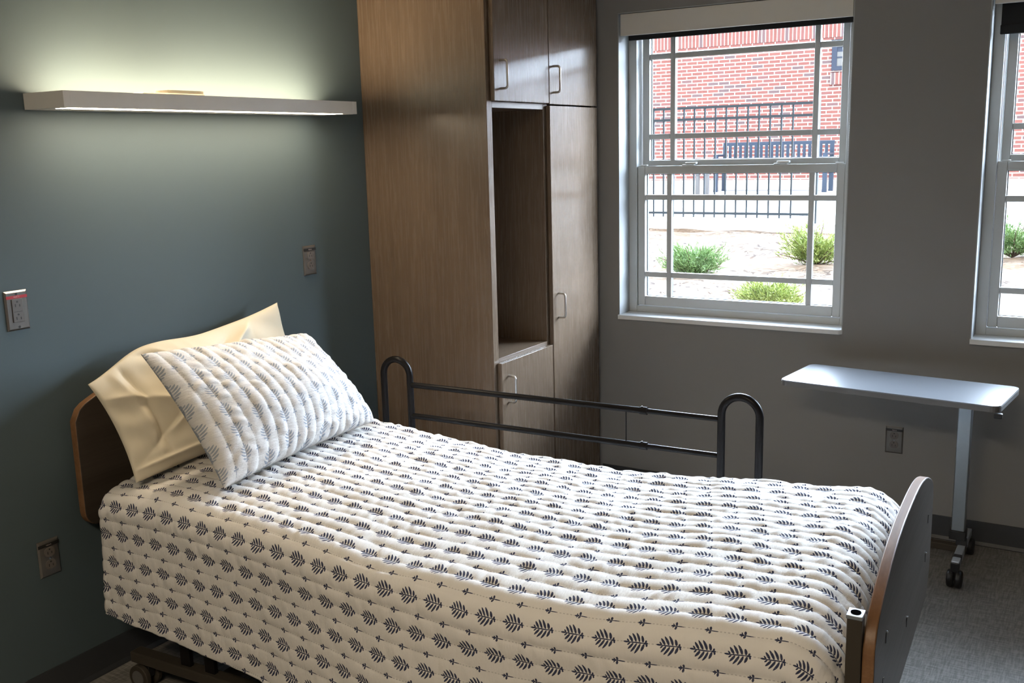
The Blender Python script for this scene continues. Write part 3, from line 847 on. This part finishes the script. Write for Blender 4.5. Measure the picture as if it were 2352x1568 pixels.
p = pillow('pillow', (0.190, -0.470, 0.682), (0.185, 0.330, 0.690), (0.050, -0.487, 0.965), (0.058, 0.335, 1.098), cf, lambda u, v: 0.035 + 0 * u,
           'pillow_cotton', 150, 110, 0.05, None, cfold, 0.42, lambda u: 0.055 * np.exp(-((u - 0.27) / 0.20) ** 2) + 0.012 * np.exp(-((u - 0.6) / 0.2) ** 2))
tag(p, 'plain cream pillow propped against the headboard behind the printed pillow', 'pillow')
# printed sham leaning on it
def sf(u, v): return (0.115 + 0.035 * g2(u, v, 0.62, 0.38, 0.4, 0.35)) * (1.12 - 0.35 * v)
def spuff(x, y):
    tt = x / QW; k = np.floor(tt); f = tt - k
    pf = np.abs(np.sin(PI * f)) ** 0.6
    g = vnoise1(y / 0.019 + 0.3 * np.sin(tt * 2.3), k, 5) * 1.2 + vnoise1(y / 0.045, k, 6) * 0.8
    return 0.0050 * pf + 0.0058 * pf * g + 0.0010 * wob(x, y, 70, 60, 8, 31)
p = pillow('pillow_sham', (0.475, -0.400, 0.684), (0.460, 0.345, 0.692), (0.205, -0.420, 1.064), (0.215, 0.300, 1.000), sf, lambda u, v: 0.022 + 0 * u,
           'sham_print', 240, 170, 0.045, spuff, None, 0.46)
tag(p, 'quilted pillow with faded blue leaf sprigs leaning on the plain cream pillow', 'pillow')
LOCAL[0] = False

# ------------------------------------------------------------------ overbed table
TZ = 0.722
tb = thing('overbed_table', 'overbed table with pale top on single metal column by the window wall', 'table', (2.28, -0.28, 0))
ctr = Vector((2.030, -0.355)); rot = math.radians(-6.5)
def rrect(w_, d_, r):
    o = []
    for cx, cy, a0 in ((w_ / 2 - r, d_ / 2 - r, 0), (-w_ / 2 + r, d_ / 2 - r, PI / 2), (-w_ / 2 + r, -d_ / 2 + r, PI), (w_ / 2 - r, -d_ / 2 + r, 1.5 * PI)):
        for a in np.linspace(a0, a0 + PI / 2, 7): o.append((cx + r * math.cos(a), cy + r * math.sin(a)))
    c, s = math.cos(rot), math.sin(rot)
    return [(ctr.x + c * x - s * y, ctr.y + s * x + c * y) for x, y in o]
tp = MB().prism(rrect(0.785, 0.335, 0.03), 'Z', TZ - 0.004, TZ).build('table_top', 'table_laminate', tb)
MB().prism(rrect(0.787, 0.337, 0.031), 'Z', TZ - 0.022, TZ - 0.0042).build('edge_band', 'table_edge', tp)
MB().box(2.385, 2.412, -0.575, -0.555, TZ - 0.040, TZ - 0.0225).build('release_lever', 'black_plastic', tb, bevel=0.003)
MB().box(2.10, 2.34, -0.36, -0.24, TZ - 0.040, TZ - 0.0225).build('support_plate', 'black_plastic', tb, bevel=0.003)
MB().box(2.244, 2.292, -0.315, -0.270, 0.16, TZ - 0.040).build('column', 'column_metal', tb, bevel=0.004)
MB().box(2.240, 2.297, -0.322, -0.264, 0.128, 0.162).build('column_collar', 'black_plastic', tb, bevel=0.002)
bs = MB().box(1.72, 2.30, -0.31, -0.275, 0.075, 0.10).build('base_bar', 'beige_metal', tb, bevel=0.003)
for x in (2.283, 1.74):
    ft = MB(); ft.box(x - 0.014, x + 0.014, -0.47, -0.10, 0.072, 0.102)
    ft = ft.build('foot', 'foot_steel', tb, bevel=0.003)
    bn_ = MB(); bn_.box(x - 0.0147, x + 0.0147, -0.475, -0.445, 0.060, 0.096); bn_.box(x - 0.0147, x + 0.0147, -0.425, -0.395, 0.071, 0.1028)
    bn_.build('foot_bumper', 'black_plastic', ft, bevel=0.002)
    for y in (-0.462, -0.115):
        c = MB().tube([(x, y, 0.080), (x, y, 0.03)], 0.011, 12).build('caster', 'black_plastic', tb)
        for dx in (-0.0145, 0.0145):
            MB().disc((x + dx, y, 0.033), 'X', 0.033, 0.024, 28).build('wheel', 'black_plastic', c, bevel=0.009, seg=3)
MB().box(2.262, 2.30, -0.30, -0.285, 0.10, 0.13).build('column_foot', 'black_plastic', tb)

# ------------------------------------------------------------------ added warm fill light on the ceiling, unseen behind the camera
cl = thing('fill_light', 'added flat warm fill panel on the ceiling, unseen behind the camera', 'lamp', (2.1, -4.9, CZ))
MB().box(1.5, 2.7, -5.2, -4.6, CZ - 0.04, CZ - 0.001).build('light_frame', 'fixture_grey', cl)
MB().box(1.54, 2.66, -5.16, -4.64, CZ - 0.043, CZ - 0.0405).build('diffuser', 'fill_glow', cl)

# ------------------------------------------------------------------ outside
# mulch bank rising to the kerb
nx, ny = 150, 90
gx = np.linspace(-9, 9, nx)[:, None]; gy = np.linspace(0.262, 5.9, ny)[None, :]
gz = 0.45 + 0.0482 * (gy - 0.3) + 0.018 * wob(gx + 0 * gy, gy + 0 * gx, 3, 3, 8, 8) + 0.010 * wob(gx + 0 * gy, gy + 0 * gx, 12, 12, 8, 9)
gr = grid_object('ground', np.stack([gx + 0 * gy, gy + 0 * gx, gz], -1), None, 'mulch')
gr['kind'] = 'structure'
pv = MB().box(-14, 14, 5.9, 14.5, 0.3, 0.80).build('pavement', 'pavement_concrete'); pv['kind'] = 'structure'
kb = MB().box(-14, 14, 14.40, 14.5, 0.80, 0.912).build('trim_1', 'pavement_concrete'); kb['kind'] = 'structure'

bd = thing('brick_building', 'red brick building seen through the windows across the pavement', 'building', (0, 14.5, 0.8))
bw = MB(); bw.box(-14, 14, 14.5, 15.2, 0.912, 4.1)
bw.build('brick_wall', 'brick', bd)
MB().box(-14, 14, 14.492, 14.5, 3.405, 3.635).build('soldier_course', 'brick_soldier', bd)
MB().box(-14, 14, 14.40, 15.3, 4.1, 4.22).build('roof_edge', 'roof_metal', bd)
MB().box(-1.86, -0.96, 14.46, 14.5, 2.59, 2.79).build('brick_sill', 'brick_soldier', bd)
MB().box(-1.86, -0.92, 14.47, 14.5, 3.30, 3.36).build('lintel', 'lintel_dark', bd)
wf = ring(MB(), -1.84, -0.98, 2.83, 3.30, 0.09, 0.09, 0.07, 0.07, 14.455, 14.5).build('window_frame', 'window_dark', bd)
wb = MB(); [wb.box(x_, x_ + 0.024, 14.46, 14.49, 2.90, 3.23) for x_ in (-1.645, -1.53, -1.41, -1.295, -1.18)]; wb.box(-1.75, -1.07, 14.462, 14.489, 3.040, 3.062)
wb.build('window_bar', 'window_dark', wf)
MB().box(-1.75, -1.07, 14.47, 14.495, 2.90, 3.145).build('window_blind', 'blind_grey', wf)
MB().box(-1.75, -1.07, 14.47, 14.495, 3.145, 3.23).build('window_glass', 'window_dark', wf)

# fence of thin dark pickets
fe = thing('picket_fence', 'dark metal picket fence on the pavement edge outside the window', 'fence', (-1.7, 6.0, 0.8))
FX1 = 0.09
for z in (1.99, 1.872, 0.89):
    MB().box(-3.75, FX1 - 0.02, 5.987, 6.013, z - 0.013, z + 0.013).build('rail', 'fence_metal', fe)
pk = MB().box(-0.008, 0.008, -0.008, 0.008, 0, 1.14).build('picket', 'fence_metal')
first = True
for i in range(32):
    x = -1.6525 + 0.11554 * (i - 18)
    o = pk if first else pk.copy()
    if not first: COL.objects.link(o)
    first = False
    o.parent = fe; o.location = (x + 1.7, 0, 0.045)
MB().box(FX1 - 0.026, FX1 + 0.026, 5.974, 6.026, 0.80, 2.06).build('post', 'fence_metal', fe, bevel=0.003)
MB().box(-3.80, -3.748, 5.974, 6.026, 0.80, 2.06).build('post', 'fence_metal', fe, bevel=0.003)

# bench with a slatted back, against the brick wall
bn = thing('park_bench', 'blue metal bench with slatted back behind the fence, near the brick wall', 'bench', (-2.23, 12.5, 0.8))
BX0, BX1, BY = -3.17, -1.30, 12.5
MB().box(BX0, BX1, BY + 0.10, BY + 0.135, 1.56, 1.615).build('top_rail', 'bench_metal', bn, bevel=0.004)
MB().box(BX0, BX1, BY + 0.08, BY + 0.11, 1.25, 1.29).build('back_rail', 'bench_metal', bn)
ns_ = 21
for i in range(ns_):
    x = BX0 + 0.035 + (BX1 - BX0 - 0.07) * i / (ns_ - 1)
    hw_ = 0.034 if i in (0, ns_ - 1) else 0.024
    MB().box(x - hw_, x + hw_, BY + 0.095, BY + 0.115, 1.27, 1.57).build('back_slat', 'bench_metal', bn)
MB().box(BX0, BX1, BY - 0.36, BY + 0.09, 1.215, 1.245).build('seat', 'bench_metal', bn, bevel=0.005)
for x in (BX0 + 0.03, BX1 - 0.03):
    for y in (BY - 0.33, BY + 0.09):
        MB().box(x - 0.035, x + 0.035, y - 0.025, y + 0.025, 0.80, 1.22).build('leg', 'bench_metal', bn)
    ar = MB(); ar.box(x - 0.035, x + 0.035, BY - 0.36, BY + 0.10, 1.39, 1.42); ar.box(x - 0.035, x + 0.035, BY - 0.36, BY - 0.31, 1.22, 1.39)
    ar.build('armrest', 'bench_metal', bn)
stn = thing('side_stand', 'low grey metal stand on two legs left of the bench', 'stand', (-2.9, 11.2, 0.8))
for x in (-3.10, -2.94):
    MB().box(x - 0.027, x + 0.027, 11.17, 11.23, 0.80, 1.22).build('leg', 'stand_metal', stn)
MB().box(-3.14, -2.90, 11.1, 11.3, 1.20, 1.235).build('stand_top', 'stand_metal', stn)

# junipers
def ground_z(x, y): return 0.45 + 0.0482 * (y - 0.3)
def shrub(x, y, rx, ry, hgt, mat, label, seed, n=90):
    rs = random.Random(seed)
    z0 = ground_z(x, y) - 0.02
    t = thing('juniper_shrub', label, 'shrub', (x, y, z0), 0, 'low junipers in the mulch bed')
    LOCAL[0] = True
    st = MB(); fo = MB()
    for b_ in range(n):
        az = rs.uniform(0, 2 * PI); reach = rs.uniform(0.35, 1.0)
        el = rs.uniform(0.15, 1.2) * (1.15 - 0.6 * reach)
        ex, ey = math.cos(az) * rx * reach, math.sin(az) * ry * reach
        ez = hgt * min(1, 0.25 + math.sin(el)) * rs.uniform(0.6, 1.05)
        pts = [Vector((ex * f, ey * f, ez * (f ** 0.8) + 0.01)) for f in (0, 0.35, 0.7, 1.0)]
        if b_ % 3 == 0: st.tube(pts, [0.006, 0.005, 0.004, 0.002], 5)
        for q in range(44):
            f = rs.uniform(0.3, 1.0)
            i = min(2, int(f * 3)); 
            base = Vector((ex * f, ey * f, ez * (f ** 0.8) + 0.01)) + Vector((rs.gauss(0, .022), rs.gauss(0, .022), rs.gauss(0, .016)))
            d = Vector((ex, ey, ez * 0.9 + 0.06)).normalized() + Vector((rs.gauss(0, .45), rs.gauss(0, .45), rs.gauss(0.15, .4)))
            d.normalize(); L = rs.uniform(0.025, 0.055)
            sd = d.cross(Vector((rs.gauss(0, 1), rs.gauss(0, 1), rs.gauss(0, 1)))).normalized() * rs.uniform(0.003, 0.006)
            up = d.cross(sd).normalized() * 0.003
            fo.add([base + sd, base - sd, base + up, base + d * L], [(0, 1, 3), (1, 2, 3), (2, 0, 3)])
    st.build('branches', 'shrub_stem', t); fo.build('foliage', mat, t, smooth=False)
    LOCAL[0] = False
shrub(-0.17, 3.35, 0.30, 0.28, 0.24, 'juniper_green', 'green juniper at the left in the mulch bed below the fence', 1)
shrub(0.62, 4.00, 0.32, 0.30, 0.34, 'juniper_lime', 'yellow-green juniper behind the right muntin of the fully visible window', 2)
shrub(0.74, 2.30, 0.26, 0.22, 0.17, 'juniper_lime', 'small low juniper nearest the sill of the fully visible window', 3)
shrub(2.00, 4.75, 0.36, 0.30, 0.38, 'juniper_green', 'green juniper seen through the window cut off at the right edge', 4)

# ------------------------------------------------------------------ light from outside
sun = bpy.data.lights.new('sun', 'SUN'); so = bpy.data.objects.new('sun', sun); COL.objects.link(so)
sun.energy = 8.0; sun.angle = math.radians(0.6); sun.color = (1.0, 0.95, 0.87)
d = Vector((-0.25, 0.62, -0.90)).normalized()          # travels away from the room, over its roof
so.rotation_euler = d.to_track_quat('-Z', 'Y').to_euler()
SKY, SKY_FILL = 0.6, 84.0
wd = bpy.data.worlds.new('sky'); scene.world = wd; wd.use_nodes = True
wt = wd.node_tree; wt.nodes.clear()
sk = wt.nodes.new('ShaderNodeTexSky'); sk.sky_type = 'NISHITA'; sk.sun_disc = False
sk.sun_elevation = math.radians(53); sk.sun_rotation = math.radians(158); sk.air_density = 1.0; sk.dust_density = 1.5; sk.ozone_density = 1.0
bg = wt.nodes.new('ShaderNodeBackground'); bg.inputs[1].default_value = 1.0
# unseen bright band added to the clear sky (+Y) to light the room
def wm(op, a, b=None, c=None):
    n_ = wt.nodes.new('ShaderNodeMath'); n_.operation = op
    for i_, v_ in enumerate((a, b, c)):
        if v_ is None: continue
        if isinstance(v_, bpy.types.NodeSocket): wt.links.new(v_, n_.inputs[i_])
        else: n_.inputs[i_].default_value = v_
    return n_.outputs[0]
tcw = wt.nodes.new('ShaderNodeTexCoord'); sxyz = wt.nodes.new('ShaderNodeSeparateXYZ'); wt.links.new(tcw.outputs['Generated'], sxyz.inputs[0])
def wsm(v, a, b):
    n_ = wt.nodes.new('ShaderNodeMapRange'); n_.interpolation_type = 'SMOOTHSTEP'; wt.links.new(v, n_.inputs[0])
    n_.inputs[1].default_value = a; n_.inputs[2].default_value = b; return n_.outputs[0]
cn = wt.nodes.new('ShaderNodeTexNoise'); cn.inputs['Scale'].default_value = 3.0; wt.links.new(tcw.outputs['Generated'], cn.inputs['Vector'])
fill_mask = wm('MULTIPLY', wm('MULTIPLY', wsm(sxyz.outputs[1], 0.05, 0.5), wm('MULTIPLY', wsm(sxyz.outputs[2], -0.02, 0.12), wsm(sxyz.outputs[2], 0.80, 0.52))), wm('MULTIPLY_ADD', wsm(cn.outputs[0], 0.3, 0.65), 0.35, 0.65))
cm = wt.nodes.new('ShaderNodeMix'); cm.data_type = 'RGBA'
sks = wt.nodes.new('ShaderNodeVectorMath'); sks.operation = 'SCALE'; sks.inputs[3].default_value = SKY
wo = wt.nodes.new('ShaderNodeOutputWorld')
wt.links.new(sk.outputs[0], sks.inputs[0])
wt.links.new(fill_mask, cm.inputs[0]); wt.links.new(sks.outputs[0], cm.inputs[6]); cm.inputs[7].default_value = (SKY_FILL * 0.80, SKY_FILL * 0.93, SKY_FILL * 1.14, 1)
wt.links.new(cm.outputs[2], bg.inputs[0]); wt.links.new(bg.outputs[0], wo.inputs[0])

scene.view_settings.view_transform = 'Standard'; scene.view_settings.look = 'None'
scene.view_settings.gamma = 1.0; scene.view_settings.use_curve_mapping = False
scene.view_settings.exposure = 0.0
cy = scene.cycles
cy.max_bounces = 10; cy.diffuse_bounces = 6; cy.glossy_bounces = 4; cy.transparent_max_bounces = 12
cy.caustics_reflective = False; cy.caustics_refractive = False
cy.sample_clamp_indirect = 8.0
cy.use_denoising = True
